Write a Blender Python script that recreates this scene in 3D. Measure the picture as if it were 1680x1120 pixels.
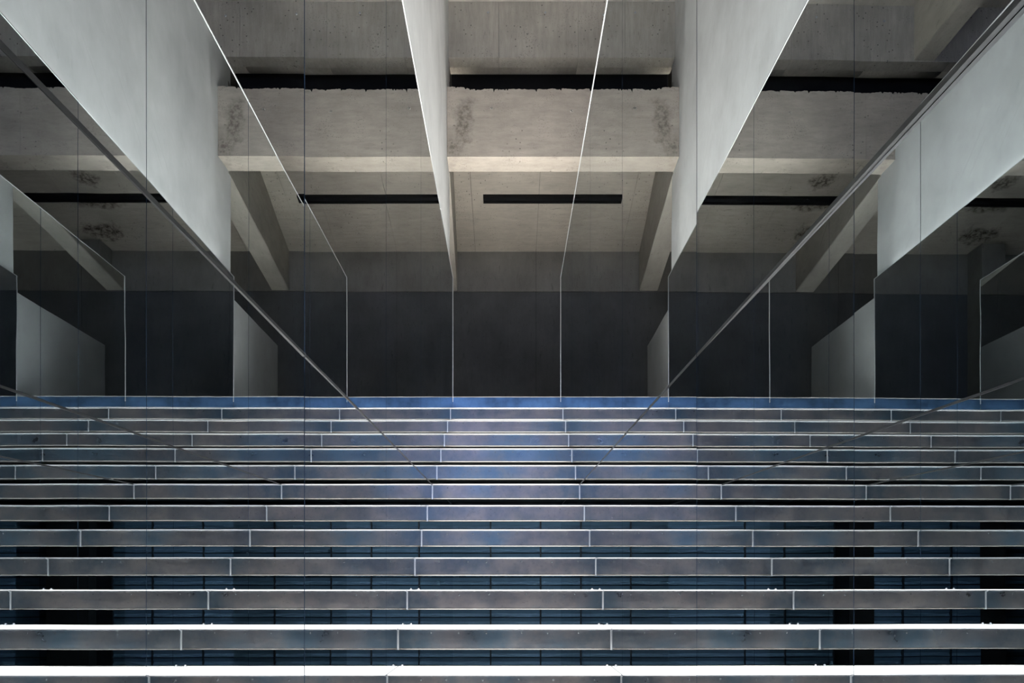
import bpy, bmesh, math, random
from mathutils import Vector, noise
random.seed(7)
for o in list(bpy.data.objects):
    bpy.data.objects.remove(o)
SC = bpy.context.scene
COL = SC.collection
H = 1.6                                   # eye height above the hall floor; X right, Y up the stair, Z up

# ------------------------------------------------------------------ camera
cam_d = bpy.data.cameras.new('camera')
cam = bpy.data.objects.new('camera', cam_d); COL.objects.link(cam)
cam.location = (0, 0, H)
cam.rotation_euler = (math.pi / 2, 0, 0)
cam_d.sensor_width = 36
cam_d.lens = 24                           # 1120 px focal length on a 1680 px frame
cam_d.shift_x = (840 - 835) / 1680
cam_d.shift_y = (958 - 560) / 1680
cam_d.clip_start = 0.01
SC.camera = cam

# ------------------------------------------------------------------ world, sun, daylight
W = bpy.data.worlds.new('world'); SC.world = W
W.use_nodes = True
bg = W.node_tree.nodes['Background']
bg.inputs[0].default_value = (0.55, 0.68, 1.0, 1)
bg.inputs[1].default_value = 0.02

sun_d = bpy.data.lights.new('noon_sun', 'SUN')
sun_d.energy = 68.0
sun_d.color = (1.0, 0.965, 0.915)
sun_d.angle = math.radians(3)
sun = bpy.data.objects.new('noon_sun', sun_d); COL.objects.link(sun)
sun.location = (0, 3, 14)
sun.rotation_euler = (math.radians(7.0), 0, 0)

win_d = bpy.data.lights.new('window_daylight', 'AREA')
win_d.shape = 'RECTANGLE'
win_d.size, win_d.size_y = 2.0, 2.4
win_d.energy = 145
win_d.color = (0.52, 0.62, 1.0)
win = bpy.data.objects.new('window_daylight', win_d); COL.objects.link(win)
win.location = (0.6, -7.9, H + 3.0)
win.rotation_euler = (math.radians(90), 0, 0)

vs = SC.view_settings
vs.view_transform = 'Standard'
vs.look = 'None'
vs.gamma = 1
vs.exposure = 0.0
vs.use_curve_mapping = False
cy = SC.cycles
cy.max_bounces = 16
cy.glossy_bounces = 14
cy.diffuse_bounces = 4
cy.sample_clamp_indirect = 6
cy.caustics_reflective = True
cy.use_denoising = True

# ------------------------------------------------------------------ materials
class NT:
    def __init__(s, name):
        s.m = bpy.data.materials.new(name); s.m.use_nodes = True
        s.t = s.m.node_tree
        s.p = s.t.nodes['Principled BSDF']
        s.out = s.t.nodes['Material Output']
    def n(s, typ, **kw):
        nd = s.t.nodes.new(typ)
        for k, v in kw.items():
            if k == 'inp':
                for a, b in v.items():
                    nd.inputs[a].default_value = b
            else:
                setattr(nd, k, v)
        return nd
    def l(s, a, b): s.t.links.new(a, b)
    def mix(s, fac, a, b, blend='MIX'):
        nd = s.n('ShaderNodeMix', data_type='RGBA', blend_type=blend)
        for sock, v in ((nd.inputs[0], fac), (nd.inputs[6], a), (nd.inputs[7], b)):
            if hasattr(v, 'is_linked'): s.l(v, sock)
            elif isinstance(v, (int, float)): sock.default_value = v
            else: sock.default_value = (*v, 1)
        return nd.outputs[2]
    def math(s, op, a, b=None):
        nd = s.n('ShaderNodeMath', operation=op)
        for i, v in enumerate((a, b)):
            if v is None: continue
            if hasattr(v, 'is_linked'): s.l(v, nd.inputs[i])
            else: nd.inputs[i].default_value = v
        return nd.outputs[0]
    def ramp(s, v, p0, p1, c0=(0, 0, 0, 1), c1=(1, 1, 1, 1)):
        r = s.n('ShaderNodeValToRGB')
        e = r.color_ramp.elements
        e[0].position, e[1].position = p0, p1
        e[0].color, e[1].color = c0, c1
        s.l(v, r.inputs[0])
        return r.outputs[0]
    def pos(s, scale=(1, 1, 1)):
        g = s.n('ShaderNodeNewGeometry')
        mp = s.n('ShaderNodeMapping', inp={'Scale': scale})
        s.l(g.outputs['Position'], mp.inputs[0])
        return mp.outputs[0]
    def noise(s, vec, scale, detail=4, rough=.6):
        nd = s.n('ShaderNodeTexNoise', inp={'Scale': scale, 'Detail': detail, 'Roughness': rough})
        s.l(vec, nd.inputs[0])
        return nd.outputs[0]

def blob(m, centre, radius, seedscale=6.0):
    """soft irregular stain with a shape of its own, around a world point"""
    g = m.n('ShaderNodeNewGeometry')
    sub = m.n('ShaderNodeVectorMath', operation='SUBTRACT'); m.l(g.outputs['Position'], sub.inputs[0]); sub.inputs[1].default_value = centre
    div = m.n('ShaderNodeVectorMath', operation='DIVIDE'); m.l(sub.outputs[0], div.inputs[0]); div.inputs[1].default_value = radius
    ln = m.n('ShaderNodeVectorMath', operation='LENGTH'); m.l(div.outputs[0], ln.inputs[0])
    nz = m.noise(m.pos(), seedscale, 5, .7)
    v = m.math('ADD', ln.outputs['Value'], m.math('MULTIPLY', m.math('SUBTRACT', nz, .5), 2.4))
    return m.ramp(v, .45, 1.05, (1, 1, 1, 1), (0, 0, 0, 1))

def concrete(name, col, grain=(1, 1, 1), grain_amt=.25, blot=.35, pores=.5, bump=.25, stains=(), rough=.85, fleck_amt=.45):
    m = NT(name)
    p = m.pos()
    big = m.noise(p, 1.7, 5, .6)
    c = m.mix(m.ramp(big, .3, .75), tuple(x * (1 - blot) for x in col), tuple(min(1, x * (1 + blot * .45)) for x in col))
    gr = m.noise(m.pos(grain), 14, 8, .78)
    c = m.mix(grain_amt, c, m.ramp(gr, .28, .72, (.25, .24, .22, 1), (1.0, .99, .97, 1)), 'MULTIPLY')
    fl = m.noise(m.pos(grain), 24, 5, .65)
    fleck = m.ramp(fl, .62, .70)
    c = m.mix(m.math('MULTIPLY', fleck, fleck_amt), c, tuple(x * .35 for x in col))
    sx = m.n('ShaderNodeSeparateXYZ'); m.l(p, sx.inputs[0])
    cx = m.n('ShaderNodeCombineXYZ'); m.l(sx.outputs[0], cx.inputs[0]); m.l(m.math('ADD', sx.outputs[1], sx.outputs[2]), cx.inputs[1])
    flat = cx.outputs[0]                  # lies flat on walls and ceilings alike
    vor = m.n('ShaderNodeTexVoronoi', voronoi_dimensions='2D', inp={'Scale': 11.0}); m.l(flat, vor.inputs[0])
    dots = m.ramp(vor.outputs['Distance'], .045, .075, (1, 1, 1, 1), (0, 0, 0, 1))
    keep = m.ramp(m.noise(p, 3.1, 2), .5, .62)
    pd = m.math('MULTIPLY', m.math('MULTIPLY', dots, keep), pores)
    c = m.mix(pd, c, tuple(x * .18 for x in col))
    # small air holes in patches
    v2 = m.n('ShaderNodeTexVoronoi', voronoi_dimensions='2D', inp={'Scale': 38.0}); m.l(flat, v2.inputs[0])
    d2 = m.math('MULTIPLY', m.ramp(v2.outputs['Distance'], .09, .17, (1, 1, 1, 1), (0, 0, 0, 1)), m.ramp(m.noise(m.pos((1, 1, 1.3)), 4.3, 4, .7), .5, .62))
    c = m.mix(m.math('MULTIPLY', d2, pores * .8), c, tuple(x * .25 for x in col))
    for centre, radius, scol, amt in stains:
        mott = m.ramp(m.noise(p, 22, 6, .75), .42, .6)
        c = m.mix(m.math('MULTIPLY', m.math('MULTIPLY', blob(m, centre, radius), m.math('ADD', m.math('MULTIPLY', mott, .75), .25)), amt), c, scol)
    m.l(c, m.p.inputs['Base Color'])
    m.p.inputs['Roughness'].default_value = rough
    m.p.inputs['Specular IOR Level'].default_value = .25
    b = m.n('ShaderNodeBump', inp={'Strength': bump, 'Distance': .01})
    hh = m.math('SUBTRACT', m.math('ADD', m.math('MULTIPLY', gr, .5), m.math('MULTIPLY', m.noise(p, 60, 3), .3)), m.math('MULTIPLY', pd, .8))
    m.l(hh, b.inputs['Height']); m.l(b.outputs[0], m.p.inputs['Normal'])
    return m.m

def plain(name, col, rough=.5, metal=0.0, spec=.5, var=0.0, vscale=8):
    m = NT(name)
    m.p.inputs['Roughness'].default_value = rough
    m.p.inputs['Metallic'].default_value = metal
    m.p.inputs['Specular IOR Level'].default_value = spec
    nz = m.noise(m.pos(), vscale, 4)
    c = m.mix(m.ramp(nz, .3, .7), tuple(x * (1 - var) for x in col), tuple(min(1, x * (1 + var * .5)) for x in col))
    m.l(c, m.p.inputs['Base Color'])
    return m.m

def mirror_mat():
    m = NT('grey_mirror_glass')
    g = m.n('ShaderNodeBsdfAnisotropic') if False else m.n('ShaderNodeBsdfGlossy')
    g.inputs['Color'].default_value = (.805, .835, .85, 1)
    g.inputs['Roughness'].default_value = 0.0
    # the faint waviness of large panes
    b = m.n('ShaderNodeBump', inp={'Strength': .012, 'Distance': .02})
    m.l(m.noise(m.pos(), 2.2, 1, .4), b.inputs['Height'])
    m.l(b.outputs[0], g.inputs['Normal'])
    m.l(g.outputs[0], m.out.inputs[0])
    return m.m

def steel_mat():
    m = NT('hot_rolled_steel')
    oi = m.n('ShaderNodeObjectInfo')
    p = m.pos()
    off = m.n('ShaderNodeVectorMath', operation='ADD'); m.l(p, off.inputs[0])
    cv = m.n('ShaderNodeCombineXYZ'); m.l(m.math('MULTIPLY', oi.outputs['Random'], 37.0), cv.inputs[0]); m.l(m.math('MULTIPLY', oi.outputs['Random'], 11.0), cv.inputs[2])
    m.l(cv.outputs[0], off.inputs[1])
    v = off.outputs[0]
    a = m.noise(v, 3.2, 5, .65)
    c = m.mix(m.ramp(a, .36, .64), (.058, .072, .090), (.142, .130, .133))
    w = m.noise(v, 1.5, 3, .5)
    c = m.mix(m.math('MULTIPLY', m.ramp(w, .50, .66), .75), c, (.055, .098, .138))
    # heat tint where the end plates are welded on
    sp = m.n('ShaderNodeSeparateXYZ'); m.l(p, sp.inputs[0])
    ex = m.math('ABSOLUTE', m.math('ADD', sp.outputs[0], .02))
    ex = m.math('ADD', ex, m.math('MULTIPLY', m.math('SUBTRACT', w, .5), .5))
    c = m.mix(m.math('MULTIPLY', m.ramp(ex, .36, .50), .7), c, (.045, .072, .098))
    br = m.noise(v, 7.0, 6, .7)
    c = m.mix(m.math('MULTIPLY', m.ramp(br, .48, .68), .4), c, (.150, .136, .126))
    sp2 = m.noise(v, 45, 4, .7)
    c = m.mix(m.math('MULTIPLY', m.ramp(sp2, .58, .68), .35), c, (.05, .05, .055))
    m.l(c, m.p.inputs['Base Color'])
    m.p.inputs['Metallic'].default_value = .96
    m.l(m.math('ADD', m.math('MULTIPLY', br, .22), .20), m.p.inputs['Roughness'])
    b = m.n('ShaderNodeBump', inp={'Strength': .12, 'Distance': .004})
    m.l(m.noise(v, 30, 4), b.inputs['Height']); m.l(b.outputs[0], m.p.inputs['Normal'])
    return m.m

Y_A = 6.05                                # front of the lower cross beam
M = {}
M['mirror'] = mirror_mat()
M['glass_edge'] = plain('polished_glass_edge', (.05, .09, .16), .2, .6)
M['steel'] = steel_mat()
M['tread'] = plain('pale_blasted_steel_tread', (.72, .72, .71), .42, .7, .4, .10, 14)
M['edge_steel'] = plain('brushed_edge_steel', (.34, .355, .38), .35, .8)
M['lip'] = plain('bare_steel_lip', (.045, .045, .045), .45, .9)
M['nosing'] = plain('brushed_nosing_edge', (.11, .115, .125), .45, .6)
M['blue_steel'] = plain('blue_tempered_steel', (.075, .15, .28), .32, .92, .5, .45, 5)
M['alu'] = plain('aluminium_profile', (.62, .63, .63), .35, .8)
M['dark_alu'] = plain('dark_anodised_profile', (.045, .048, .052), .4, .8)
M['black'] = plain('black_fixture_and_gap_shade', (.006, .006, .007), .8, 0, .2)
M['backing'] = plain('black_backing_board', (.008, .009, .011), .8, 0, .2)
M['plaster'] = concrete('smooth_pale_wall_concrete', (.83, .84, .84), (1, 1, .35), .10, .20, .12, .06, fleck_amt=.10)
M['parapet'] = concrete('parapet_concrete', (.60, .61, .62), (1, 1, .35), .10, .15, .12, .06, fleck_amt=.10)
M['partition'] = concrete('grey_partition_concrete', (.42, .42, .42), (1, 1, .5), .15, .2, .2, .08)
M['beam_a'] = concrete('board_marked_beam_concrete', (.53, .478, .42), (.35, 1, 1.6), .40, .25, .8, .35,
    stains=(((-.40, Y_A, 4.12 + H), (.11, .3, .26), (.09, .075, .06), .75),
            ((-.49, Y_A, 3.86 + H), (.12, .3, .10), (.10, .085, .07), .75)))
M['beam_b'] = concrete('vertical_board_concrete', (.47, .445, .405), (2.0, 1, .25), .40, .28, .9, .35)
M['coffer'] = concrete('horizontal_board_ceiling_concrete', (.60, .55, .485), (.28, 1.6, 1), .34, .22, .7, .3,
    stains=(((1.42, 7.28, 4.3 + H), (.16, .10, .3), (.035, .022, .010), .9),
            ((1.50, 7.62, 4.25 + H), (.28, .09, .3), (.05, .032, .012), .85),
            ((1.66, 8.02, 4.15 + H), (.24, .16, .3), (.030, .018, .008), .95)))
M['rib'] = concrete('smooth_rib_concrete', (.50, .47, .42), (1, .35, 1), .25, .2, .5, .2)
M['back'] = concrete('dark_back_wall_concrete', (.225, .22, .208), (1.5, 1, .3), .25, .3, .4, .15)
M['back_low_shaded'] = concrete('blue_grey_shaded_lower_wall_concrete', (.105, .11, .118), (1.5, 1, .3), .25, .3, .4, .15)  # lower lift: bluer concrete, its colour also darkened for the shade there
M['floor'] = concrete('hall_floor_concrete', (.22, .22, .22), (1, 1, 1), .2, .2, .3, .1)
M['slat'] = plain('blue_grey_louvre_paint', (.13, .22, .30), .7, 0, .25, .12, 3)
M['slat_dark'] = plain('dark_mullion_paint', (.02, .028, .035), .5, 0, .4)
M['dark_wall'] = plain('dark_pier_render', (.05, .055, .055), .8, 0, .2, .2)

# ------------------------------------------------------------------ mesh helpers
def link(o, parent=None):
    COL.objects.link(o)
    if parent: o.parent = parent
    return o

def mesh_obj(name, verts, faces, mats, parent=None, fm=None, smooth=False):
    me = bpy.data.meshes.new(name)
    me.from_pydata([tuple(v) for v in verts], [], faces)
    for mm in (mats if isinstance(mats, (list, tuple)) else [mats]):
        me.materials.append(mm)
    if fm:
        for f, i in zip(me.polygons, fm): f.material_index = i
    if smooth:
        for f in me.polygons: f.use_smooth = True
    me.update()
    return link(bpy.data.objects.new(name, me), parent)

BOXF = [(0, 3, 2, 1), (4, 5, 6, 7), (0, 1, 5, 4), (1, 2, 6, 5), (2, 3, 7, 6), (3, 0, 4, 7)]
def hexa(x0, x1, y0, y1, zb, zt):
    """box whose bottom / top may be (z at y0, z at y1)"""
    zb = zb if isinstance(zb, tuple) else (zb, zb)
    zt = zt if isinstance(zt, tuple) else (zt, zt)
    return [(x0, y0, zb[0]), (x1, y0, zb[0]), (x1, y1, zb[1]), (x0, y1, zb[1]),
            (x0, y0, zt[0]), (x1, y0, zt[0]), (x1, y1, zt[1]), (x0, y1, zt[1])]

def box(name, x0, x1, y0, y1, z0, z1, mat, parent=None, bevel=0.0):
    o = mesh_obj(name, hexa(x0, x1, y0, y1, z0, z1), BOXF, mat, parent)
    if bevel:
        bm = bmesh.new(); bm.from_mesh(o.data)
        bmesh.ops.bevel(bm, geom=bm.edges[:], offset=bevel, segments=2, affect='EDGES', profile=.5)
        bm.to_mesh(o.data); bm.free()
    return o

def prism_x(name, prof, x0, x1, mat, parent=None, smooth=False):
    """extrude a (y, z) outline along X"""
    n = len(prof)
    v = [(x0, y, z) for y, z in prof] + [(x1, y, z) for y, z in prof]
    f = [(i, (i + 1) % n, n + (i + 1) % n, n + i) for i in range(n)]
    f += [tuple(range(n - 1, -1, -1)), tuple(range(n, 2 * n))]
    o = mesh_obj(name, v, f, mat, parent)
    bm = bmesh.new(); bm.from_mesh(o.data); bmesh.ops.recalc_face_normals(bm, faces=bm.faces[:])
    bm.to_mesh(o.data); bm.free()
    if smooth:
        for p in o.data.polygons: p.use_smooth = len(p.vertices) == 4
    return o

def tag(o, label, cat, group=None, kind=None):
    o['label'] = label; o['category'] = cat
    if group: o['group'] = group
    if kind: o['kind'] = kind
    return o

def empty(name, loc=(0, 0, 0)):
    o = bpy.data.objects.new(name, None); o.location = loc
    o.empty_display_size = .1
    return link(o)

def child_of(o, root):
    """parent while keeping the world place (roots are only translated)"""
    o.parent = root
    o.location = Vector(o.location) - Vector(root.location)
    return o

# ------------------------------------------------------------------ stair numbers
XL, XR = -.52, .48                        # mirror faces
N_STEP = 18
def step_y(k): return 6.054 - .2867 * (k - 1)
def step_z(k): return 1.562 - .177 * (k - 1) + H
Y_END = 6.33                              # where mirrors, wall and stair stop
Y_START = -.55
Z_TOP = 2.845 + H                         # mirror top
Y_BACK = 8.32

# ------------------------------------------------------------------ the setting
tag(box('floor', -6.2, 6.4, -8.2, 13.0, -.15, 0, M['floor']), 'grey concrete floor of the lower hall under the stair', 'floor', kind='structure')
tag(box('wall_left', -.80, XL - .03, -8.2, Y_END, 0, 7.2, M['plaster']), 'tall pale smooth concrete wall rising above the left mirrors', 'wall', kind='structure')
tag(box('wall_right', XR + .03, XR + .13, Y_START, Y_END, 0, Z_TOP - .012, M['partition']), 'low grey partition carrying the right mirrors', 'wall', kind='structure')
# back wall: two concrete lifts with a construction joint between
wb = empty('wall_back', (0, Y_BACK, 1.739 + H))
tag(wb, 'dark concrete back wall beyond the top landing', 'wall', kind='structure')
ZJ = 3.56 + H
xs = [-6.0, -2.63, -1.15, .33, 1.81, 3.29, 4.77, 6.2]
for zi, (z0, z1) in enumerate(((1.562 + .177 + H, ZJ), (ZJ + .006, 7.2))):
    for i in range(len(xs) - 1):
        child_of(box('concrete_panel', xs[i] + .0015, xs[i + 1] - .0015, Y_BACK, Y_BACK + .25, z0, z1, M['back'] if zi else M['back_low_shaded']), wb)
child_of(box('joint_backing', -6.0, 6.2, Y_BACK + .012, Y_BACK + .2, 1.75 + H, 7.1, M['backing']), wb)

tag(box('wall_far_right', 6.2, 6.4, -8.2, 13.0, 0, 7.2, M['back']), 'dark side wall at the far right of the hall', 'wall', kind='structure')
tag(box('wall_far_left', -6.2, -6.0, Y_END - .3, 13.0, 0, 7.2, M['back']), 'dark side wall beyond the left end of the landing', 'wall', kind='structure')
tag(box('wall_left_return', -6.0, -.80, Y_END - .2, Y_END - .05, 0, 7.2, M['back']), 'dark return wall behind the pale left wall', 'wall', kind='structure')
# roof over the hall with the skylight opening above the stair
Z_R = 5.29 + H
roof = empty('ceiling', (0, 0, Z_R))
tag(roof, 'upper concrete ceiling around the skylight above the stair', 'ceiling', kind='structure')
for (x0, x1, y0, y1) in ((-.55, 6.2, 5.79, 6.6), (.80, 6.2, .2, 5.79), (-.55, 6.2, -8.2, .2)):
    child_of(box('roof_slab', x0, x1, y0, y1, Z_R, Z_R + .25, M['rib']), roof)
child_of(box('roof_slab', -6.0, 6.2, 6.6, 13.0, 7.2, 7.4, M['back']), roof)
# rear wall with the big window opening behind the camera
wr = empty('wall_rear', (0, -8.1, 0))
tag(wr, 'rear hall wall with the large window opening', 'wall', kind='structure')
for (x0, x1, z0, z1) in ((-.55, 6.2, 0, H + 1.8), (-.55, 6.2, H + 4.2, Z_R), (1.6, 6.2, H + 1.8, H + 4.2)):
    child_of(box('wall_piece', x0, x1, -8.2, -8.0, z0, z1, M['partition']), wr)

# landing at the stair head
land = empty('stair_landing', (0, Y_END, 1.562 + .177 + H - .2))
tag(land, 'flat concrete landing at the head of the stair before the back wall', 'landing')
Z_L = step_z(0)
child_of(box('landing_slab', -5.99, 6.19, Y_END + .01, Y_BACK - .002, Z_L - .15, Z_L - .004, M['floor']), land)

# parapet continuing the left wall at mirror height
tag(box('parapet_wall', -.77, -.65, Y_END + .005, 7.94, Z_L, 2.77 + H, M['parapet']), 'low pale parapet wall beside the landing, past the left mirror end', 'wall', kind='structure')

# ------------------------------------------------------------------ concrete beams and coffer
NOTCH = [(random.uniform(-.55, 3.0), random.uniform(.004, .012), random.uniform(.010, .028)) for _ in range(34)]
def jag(x, s=1.0):
    return jag0(x, s) * .55 - sum(d * max(0.0, 1 - abs(x - c) / w) for c, w, d in NOTCH)
def jag0(x, s=1.0):
    return .018 * s * (noise.noise(Vector((x * 9, 3.1, 0))) + .7 * noise.noise(Vector((x * 31, 7.7, 0))) + .4 * noise.noise(Vector((x * 90, 1.7, 0))))

# lower cross beam (A): ragged broken top edge
zA0, zA1, yA1 = 3.787 + H, 4.385 + H, 6.27
ba = empty('cross_beam', (0, Y_A, zA0))
tag(ba, 'lower concrete cross beam with broken ragged top edge and brightly lit underside', 'beam')
edges = [XL - .03, 1.25, 1.47, 2.99, 6.2]
for x0, x1 in zip(edges[:-1], edges[1:]):
    a, b = x0 + .0012, x1 - .0012
    n = max(8, int((b - a) / .007))
    if b > 3.5: n = 60
    V, F = [], []
    for i in range(n + 1):
        x = a + (b - a) * i / n
        lift = .028 * max(0.0, 1 - abs(x - (XL + .02)) / .16)
        zt = zA1 + jag(x) + lift
        V += [(x, Y_A, zA0), (x, Y_A, zt), (x, Y_A + .03, zt + .006 + .5 * jag(x + 5)), (x, yA1, zA1 - .02), (x, yA1, zA0)]
    for i in range(n):
        for j in range(5):
            q = i * 5
            F.append((q + j, q + (j + 1) % 5, q + 5 + (j + 1) % 5, q + 5 + j))
    F += [(4, 3, 2, 1, 0), tuple(n * 5 + j for j in range(5))]
    o = mesh_obj('beam_panel', V, F, M['beam_a'])
    bm = bmesh.new(); bm.from_mesh(o.data); bmesh.ops.recalc_face_normals(bm, faces=bm.faces[:]); bm.to_mesh(o.data); bm.free()
    child_of(o, ba)

for (x, z) in ((-.155, 4.215), (.555, 4.19), (1.10, 4.20), (1.9, 4.21)):
    n = 9
    V = [((1 + .35 * math.sin(5 * i + x * 9)) * .020 * math.cos(2 * math.pi * i / n) + x, Y_A - .0006, z + H + (1 + .3 * math.cos(3 * i)) * .012 * math.sin(2 * math.pi * i / n)) for i in range(n)]
    V += [(x + (v[0] - x) * .6 + .004, Y_A - .007, z + H + (v[2] - z - H) * .6 - .003) for v in V] + [(x, Y_A - .002, z + H + .003)]
    F = [(i, (i + 1) % n, n + (i + 1) % n, n + i) for i in range(n)] + [(n + i, n + (i + 1) % n, 2 * n) for i in range(n)]
    child_of(mesh_obj('tie_scar', V, F, M['beam_b']), ba)

# upper cross beam (B): rounded underside
yB, zB0 = 6.20, 4.78 + H
bb = empty('cross_beam', (0, yB, zB0))
tag(bb, 'upper concrete cross beam with rounded underside above the black gap', 'beam')
prof = [(yB, Z_R), (yB, zB0), (yB + .12, zB0)]
for i in range(1, 9):
    t = i / 8 * math.pi / 2
    prof.append((yB + .12 + .25 * math.sin(t), zB0 + .25 - .25 * math.cos(t)))
prof.append((yB + .37, Z_R))
edges = [XL - .03, -.094, .63, 1.37, 2.11, 2.85, 3.59, 6.2]
for x0, x1 in zip(edges[:-1], edges[1:]):
    o = prism_x('beam_panel', prof, x0 + .0012, x1 - .0012, M['beam_b'])
    for p in o.data.polygons:
        p.use_smooth = len(p.vertices) == 4 and abs(p.normal.z) < .999 and p.normal.z < -.05 and p.normal.y > .05
    child_of(o, bb)
# tie holes left in the upper beam
for (x, z) in ((-.19, 5.19), (.33, 5.19), (.86, 5.17), (1.5, 5.15)):
    n = 12
    V = [(x + .011 * math.cos(2 * math.pi * i / n), yB - .0005, z + H + .011 * math.sin(2 * math.pi * i / n)) for i in range(n)]
    V += [(x + .007 * math.cos(2 * math.pi * i / n), yB - .006, z + H + .007 * math.sin(2 * math.pi * i / n)) for i in range(n)]
    V.append((x, yB - .002, z + H))
    F = [(i, (i + 1) % n, n + (i + 1) % n, n + i) for i in range(n)] + [(n + i, n + (i + 1) % n, 2 * n) for i in range(n)]
    child_of(mesh_obj('tie_plug', V, F, M['edge_steel']), bb)

# black strip added as the dark of the void between the two cross beams
tag(box('gap_shade_strip', -.549, 6.19, 6.50, 6.52, zA1 + .19, zB0 + .07, M['black']),
    'black strip added as the dark of the void between the two cross beams', 'shade strip')

# sloping coffer ceiling behind the lower beam
cf = empty('ceiling_coffer', (0, 7.6, 4.2 + H))
tag(cf, 'board-marked concrete ceiling bay between the lower beam and back wall', 'ceiling', kind='structure')
def zc(y): return 4.05 + .26 * (Y_BACK - y) + H
edges = [-6.0, -2.63, -1.89, -1.15, -.41, .33, 1.07, 1.81, 2.55, 3.29, 6.2]
for x0, x1 in zip(edges[:-1], edges[1:]):
    o = mesh_obj('ceiling_panel', hexa(x0 + .0015, x1 - .0015, 6.75, Y_BACK, (zc(6.75), zc(Y_BACK)), (zc(6.75) + .1, zc(Y_BACK) + .1)), BOXF, M['coffer'])
    child_of(o, cf)
child_of(mesh_obj('joint_backing', hexa(-6.0, 6.2, 6.75, Y_BACK, (zc(6.75) + .02, zc(Y_BACK) + .02), (zc(6.75) + .12, zc(Y_BACK) + .12)), BOXF, M['backing']), cf)

# tapering rib along the left side of the coffer
def rib(name, label, xf, xb, wd, zf, zbk, yf, yb, top, mat):
    V = [(xf - wd, yf, zf), (xf, yf, zf), (xb, yb, zbk), (xb - wd, yb, zbk),
         (xf - wd, yf, top(yf)), (xf, yf, top(yf)), (xb, yb, top(yb)), (xb - wd, yb, top(yb))]
    o = mesh_obj(name, V, BOXF, mat)
    bm = bmesh.new(); bm.from_mesh(o.data)
    bmesh.ops.bevel(bm, geom=[e for e in bm.edges if max(v.co.z for v in e.verts) < max(zf, zbk) + .01 and abs(e.verts[0].co.y - e.verts[1].co.y) > .3], offset=.006, segments=2, affect='EDGES')
    bm.to_mesh(o.data); bm.free()
    return tag(o, label, 'beam')
rib('ceiling_rib', 'tapering concrete rib running back along the left of the ceiling bay', -.545, -.63, .22, 3.765 + H, 3.575 + H, 6.272, Y_BACK, lambda y: zc(y) + .03, M['rib'])
# rib running toward the viewer from the upper beam, on the right
rib('ceiling_rib', 'concrete rib running forward from the upper beam, right of the stair', 1.96, 1.96, .19, 4.79 + H, 4.79 + H, .2, yB, lambda y: Z_R, M['rib'])
# pilaster on the back wall to the right
tag(box('pilaster', 1.74, 2.02, 8.06, Y_BACK - .002, Z_L, zc(8.06) - .06, M['back'], bevel=.006), 'square concrete pilaster standing against the back wall right of the stair', 'pilaster')

# linear slot fixture on the coffer
sl = empty('linear_fixture', (1.2, 7.5, zc(7.5)))
tag(sl, 'long thin black linear fixture running across the ceiling bay', 'ceiling light')
def on_ceiling(name, x0, x1, y0, y1, d0, d1, mat):
    o = mesh_obj(name, hexa(x0, x1, y0, y1, (zc(y0) - d1, zc(y1) - d1), (zc(y0) - d0, zc(y1) - d0)), BOXF, mat)
    return child_of(o, sl)
on_ceiling('housing', -.283, 3.2, 7.478, 7.494, 0, .034, M['black'])
on_ceiling('housing', -.283, 3.2, 7.546, 7.562, 0, .034, M['black'])
on_ceiling('diffuser', -.275, 3.19, 7.494, 7.546, 0, .014, M['backing'])
on_ceiling('end_cap', -.283, -.275, 7.494, 7.546, 0, .034, M['black'])
on_ceiling('end_cap', 3.19, 3.2, 7.494, 7.546, 0, .034, M['black'])

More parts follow.
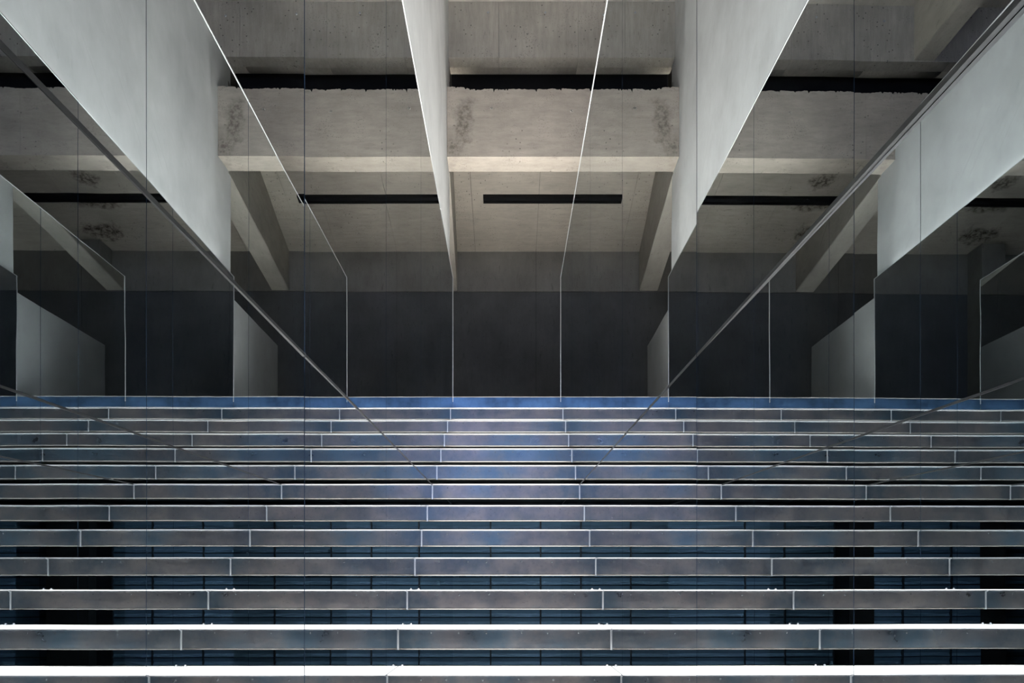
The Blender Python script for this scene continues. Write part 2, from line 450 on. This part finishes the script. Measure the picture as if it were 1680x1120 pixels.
# ------------------------------------------------------------------ mirror cladding
JOINTS = [Y_START, .60, 1.745, 2.89, 4.035, 5.18, Y_END]
YAW_L = [0, -.15, .12, 0, 0, 0]
YAW_R = [0, -.34, 0, 0, 0, 0]
def zrail(y): return .530 + .0314 * y + H
T = .008
def mirror_side(s, face, yaws, label):
    root = empty('mirror_cladding', (face, (Y_START + Y_END) / 2, 0))
    tag(root, label, 'mirror')
    def pane(y0, y1, zb, zt, yaw):
        yc = (y0 + y1) / 2
        tn = math.tan(math.radians(yaw))
        def xx(y): return face + s * abs(tn) * (y1 - y0) / 2 + (y - yc) * tn
        a, b = (y0, y1)
        V = [(xx(a), a, zb[0]), (xx(b), b, zb[1]), (xx(b), b, zt[1]), (xx(a), a, zt[0])]
        V += [(x + s * T, y, z) for x, y, z in V]
        F = [(0, 1, 2, 3), (7, 6, 5, 4), (0, 4, 5, 1), (1, 5, 6, 2), (2, 6, 7, 3), (3, 7, 4, 0)]
        o = mesh_obj('mirror_pane', V, F, [M['mirror'], M['glass_edge']], fm=[0, 1, 1, 1, 1, 1])
        bm = bmesh.new(); bm.from_mesh(o.data); bmesh.ops.recalc_face_normals(bm, faces=bm.faces[:]); bm.to_mesh(o.data); bm.free()
        child_of(o, root)
    g = .0026
    for i in range(len(JOINTS) - 1):
        y0, y1 = JOINTS[i] + g, JOINTS[i + 1] - g
        pane(y0, y1, (zrail(y0) + .005, zrail(y1) + .005), (Z_TOP, Z_TOP), yaws[i])
        pane(y0, y1, (.02, .02), (zrail(y0) - .005, zrail(y1) - .005), yaws[i])
        # slim profiles: capping the pane and closing the sloping joint
        child_of(box('top_trim', *sorted((face - s * .003, face + s * .03)), y0, y1, Z_TOP, Z_TOP + (.008 if i < 4 else .003), M['alu'], bevel=.0008), root)
        x0, x1 = sorted((face - s * .0005, face + s * .006))
        o = mesh_obj('joint_profile', hexa(x0, x1, y0, y1, (zrail(y0) - .004, zrail(y1) - .004), (zrail(y0) + .004, zrail(y1) + .004)), BOXF, M['dark_alu'])
        child_of(o, root)
    child_of(box('end_trim', *sorted((face - s * .003, face + s * .028)), Y_END - .004, Y_END + .004, 1.739 + H - .05, Z_TOP + .004, M['alu'], bevel=.001), root)
    child_of(box('backing_board', *sorted((face + s * .016, face + s * .0295)), Y_START, Y_END - .006, .01, Z_TOP - .004, M['backing']), root)
    return root
mirror_side(-1, XL, YAW_L, 'tall mirror glass cladding along the left side of the stair, below the pale wall')
mirror_side(1, XR, YAW_R, 'tall mirror glass cladding along the right side of the stair, on the low partition')

# ------------------------------------------------------------------ the stair
stair = empty('staircase', (0, 1.2, 0))
tag(stair, 'open-riser straight staircase of folded dark blue-grey steel steps between mirrors', 'staircase')
SX0, SX1 = XL + .0006, XR - .0006
TD = .34
def step_meshes():
    # origin = middle of the front top edge
    c, OV, E = .0012, .013, .0038          # nosing chamfer, overhang, end plate thickness
    tp = [(c, 0), (TD, 0), (TD, -.006), (0.0, -.006), (0, -c)]
    tread = prism_x('tread', tp, SX0 + E, SX1 - E, M['tread'])
    tread.data.materials.append(M['nosing'])
    for p in tread.data.polygons:
        if p.normal.y < -.3: p.material_index = 1
    pl = [(OV, -.006), (OV + .010, -.006), (OV + .010, -.095), (OV + .004, -.095), (OV, -.091)]
    plank = prism_x('riser_plank', pl, SX0 + E, SX1 - E, M['steel'])
    lip = prism_x('bottom_lip', [(OV - .001, -.0945), (OV + .003, -.0985), (OV + .05, -.0985), (OV + .05, -.0955), (OV - .001, -.0915)], SX0 + E, SX1 - E, M['lip'])
    ep = [(.004, .0008), (TD, .0008), (TD, -.014), (.06, -.014), (OV + .012, -.100), (OV - .0015, -.100), (OV - .0015, -.010), (.004, -.008)]
    e0 = prism_x('end_plate', ep, SX0, SX0 + E - .0002, M['edge_steel'])
    e1 = prism_x('end_plate', ep, SX1 - E + .0002, SX1, M['edge_steel'])
    # fixing bracket with a bolt at each rear corner
    bo = []
    for sx in (-1, 1):
        x = (SX0 + .02) if sx < 0 else (SX1 - .02)
        n = 8
        V, F = [], []
        def disc(cx, cyy, cz, r, h):
            b = len(V)
            for k in range(n):
                a = 2 * math.pi * k / n
                V.append((cx + r * math.cos(a), cyy + r * math.sin(a), cz))
            for k in range(n):
                a = 2 * math.pi * k / n
                V.append((cx + r * math.cos(a) * .85, cyy + r * math.sin(a) * .85, cz + h))
            F.extend((b + k, b + (k + 1) % n, b + n + (k + 1) % n, b + n + k) for k in range(n))
            F.append(tuple(b + n + k for k in range(n)))
        disc(x, TD - .045, .0, .010, .003)
        disc(x, TD - .045, .003, .005, .006)
        bo.append(mesh_obj('bracket_bolt', V, F, M['edge_steel']))
    return tread, plank, lip, e0, e1, bo
tread0, plank0, lip0, e0, e1, bolts0 = step_meshes()
n_ = 8
screw_me = bpy.data.meshes.new('screw_head')
screw_me.from_pydata([(.0042 * math.cos(2 * math.pi * i / n_), .0008, .0042 * math.sin(2 * math.pi * i / n_)) for i in range(n_)] +
                     [(.0032 * math.cos(2 * math.pi * i / n_), 0, .0032 * math.sin(2 * math.pi * i / n_)) for i in range(n_)], [],
                     [(i, n_ + i, n_ + (i + 1) % n_, (i + 1) % n_) for i in range(n_)] + [tuple(range(n_, 2 * n_))])
screw_me.materials.append(M['slat_dark'])
screw0 = bpy.data.objects.new('screw_head', screw_me)      # only its copies are linked
first = True
for k in range(1, N_STEP + 1):
    yk, zk = step_y(k), step_z(k)
    src = [tread0, plank0, lip0, e0, e1] + bolts0
    if first:
        parts = src
    else:
        parts = []
        for s_ in src:
            c_ = s_.copy(); COL.objects.link(c_); parts.append(c_)
    if k <= 12:
        for q in range(6):
            sx = SX0 + .12 + q * .152 + random.uniform(-.035, .035)
            c_ = screw0.copy()
            COL.objects.link(c_); parts.append(c_); c_['dx'] = sx
    t_ = parts[0]
    t_.parent = stair
    t_.location = Vector((0, yk, zk)) - Vector(stair.location)
    for c_ in parts[1:]:
        c_.parent = t_; c_.location = (0, 0, 0)
        if 'dx' in c_:
            c_.location = (c_['dx'], .0122, -.022 + random.uniform(-.003, .003)); del c_['dx']
    first = False
# landing nosing: plank and edge only
nose = box('landing_edge', SX0, SX1, Y_END + .001, Y_END + .012, Z_L - .10, Z_L - .008, M['blue_steel'])
child_of(nose, land)
child_of(box('landing_edge_strip', SX0, SX1, Y_END, Y_END + .04, Z_L - .006, Z_L, M['floor']), land)

# ------------------------------------------------------------------ louvred screen on the far side of the lower hall
Y_F = 12.17
scr = empty('louvre_screen', (0, Y_F, 0))
tag(scr, 'blue-grey louvred screen seen through the gaps under the steps', 'louvre screen')
slat_src = None
PITCH = .143
ZT = 1.42 + H
bx = [-.326 + .891 * k for k in range(-6, 8)]
def slat_mesh():
    w = .891 - .03
    V = [(-w / 2, 0, 0), (w / 2, 0, 0), (w / 2, .03, .06), (-w / 2, .03, .06), (w / 2, 0.0, .125), (-w / 2, 0.0, .125),
         (-w / 2, .05, 0), (w / 2, .05, 0), (w / 2, .05, .125), (-w / 2, .05, .125)]
    F = [(0, 1, 2, 3), (3, 2, 4, 5), (0, 6, 7, 1), (5, 4, 8, 9), (0, 3, 5, 9, 6), (1, 7, 8, 4, 2)]
    return mesh_obj('slat', V, F, M['slat'])
skip = (-3,)
for i in range(len(bx) - 1):
    k = i - 6
    xc = (bx[i] + bx[i + 1]) / 2
    if xc > 5.6 or xc < -6.0: continue
    if -3.95 < xc < -3.3: continue
    z = ZT - PITCH
    while z > .02 and z > -.9 + 0:
        if slat_src is None:
            slat_src = slat_mesh(); o = slat_src
        else:
            o = slat_src.copy(); COL.objects.link(o)
        o.parent = scr; o.location = (xc, 0, z)
        z -= PITCH
for x in bx:
    if -6.05 < x < 6.1:
        child_of(box('mullion', x - .009, x + .009, Y_F - .02, Y_F + .06, 0, ZT, M['slat_dark']), scr)
child_of(box('screen_backing', -6.0, 6.2, Y_F + .06, Y_F + .1, 0, 3.2, M['slat_dark']), scr)
tag(box('wall_pier', -3.98, -3.25, Y_F - .25, Y_F - .03, 0, ZT, M['dark_wall']), 'dark pier interrupting the louvred screen under the landing', 'pier', kind='structure')
tag(box('wall_lower_far', -6.0, 6.2, Y_F + .11, Y_F + .3, 0, 7.2, M['back']), 'far wall of the lower hall behind the louvred screen', 'wall', kind='structure')
tag(box('ceiling_lower', -6.0, 6.2, Y_BACK, Y_F - .4, ZT + .004, ZT + .15, M['dark_wall']), 'dark ceiling of the lower hall behind the stair', 'ceiling', kind='structure')
# unseen lamp added to light the louvres, above the sight line through the steps
lamp = empty('added_strip_lamp', (.5, 9.6, ZT - .03))
tag(lamp, 'unseen strip lamp added on the lower hall ceiling to light the louvres', 'ceiling light')
child_of(box('added_lamp_housing', -1.6, 2.8, 9.5, 9.7, ZT - .03, ZT - .002, M['slat_dark']), lamp)
ld = bpy.data.lights.new('added_lamp_light', 'AREA'); ld.shape = 'RECTANGLE'; ld.size, ld.size_y = 4.2, .15
ld.energy = 80; ld.color = (.75, .88, 1.0)
lo = bpy.data.objects.new('added_lamp_light', ld); COL.objects.link(lo)
lo.location = (.6, 9.6, ZT - .04)
lo.rotation_euler = (math.radians(35), 0, 0)
lo.parent = lamp; lo.location = Vector(lo.location) - Vector(lamp.location)
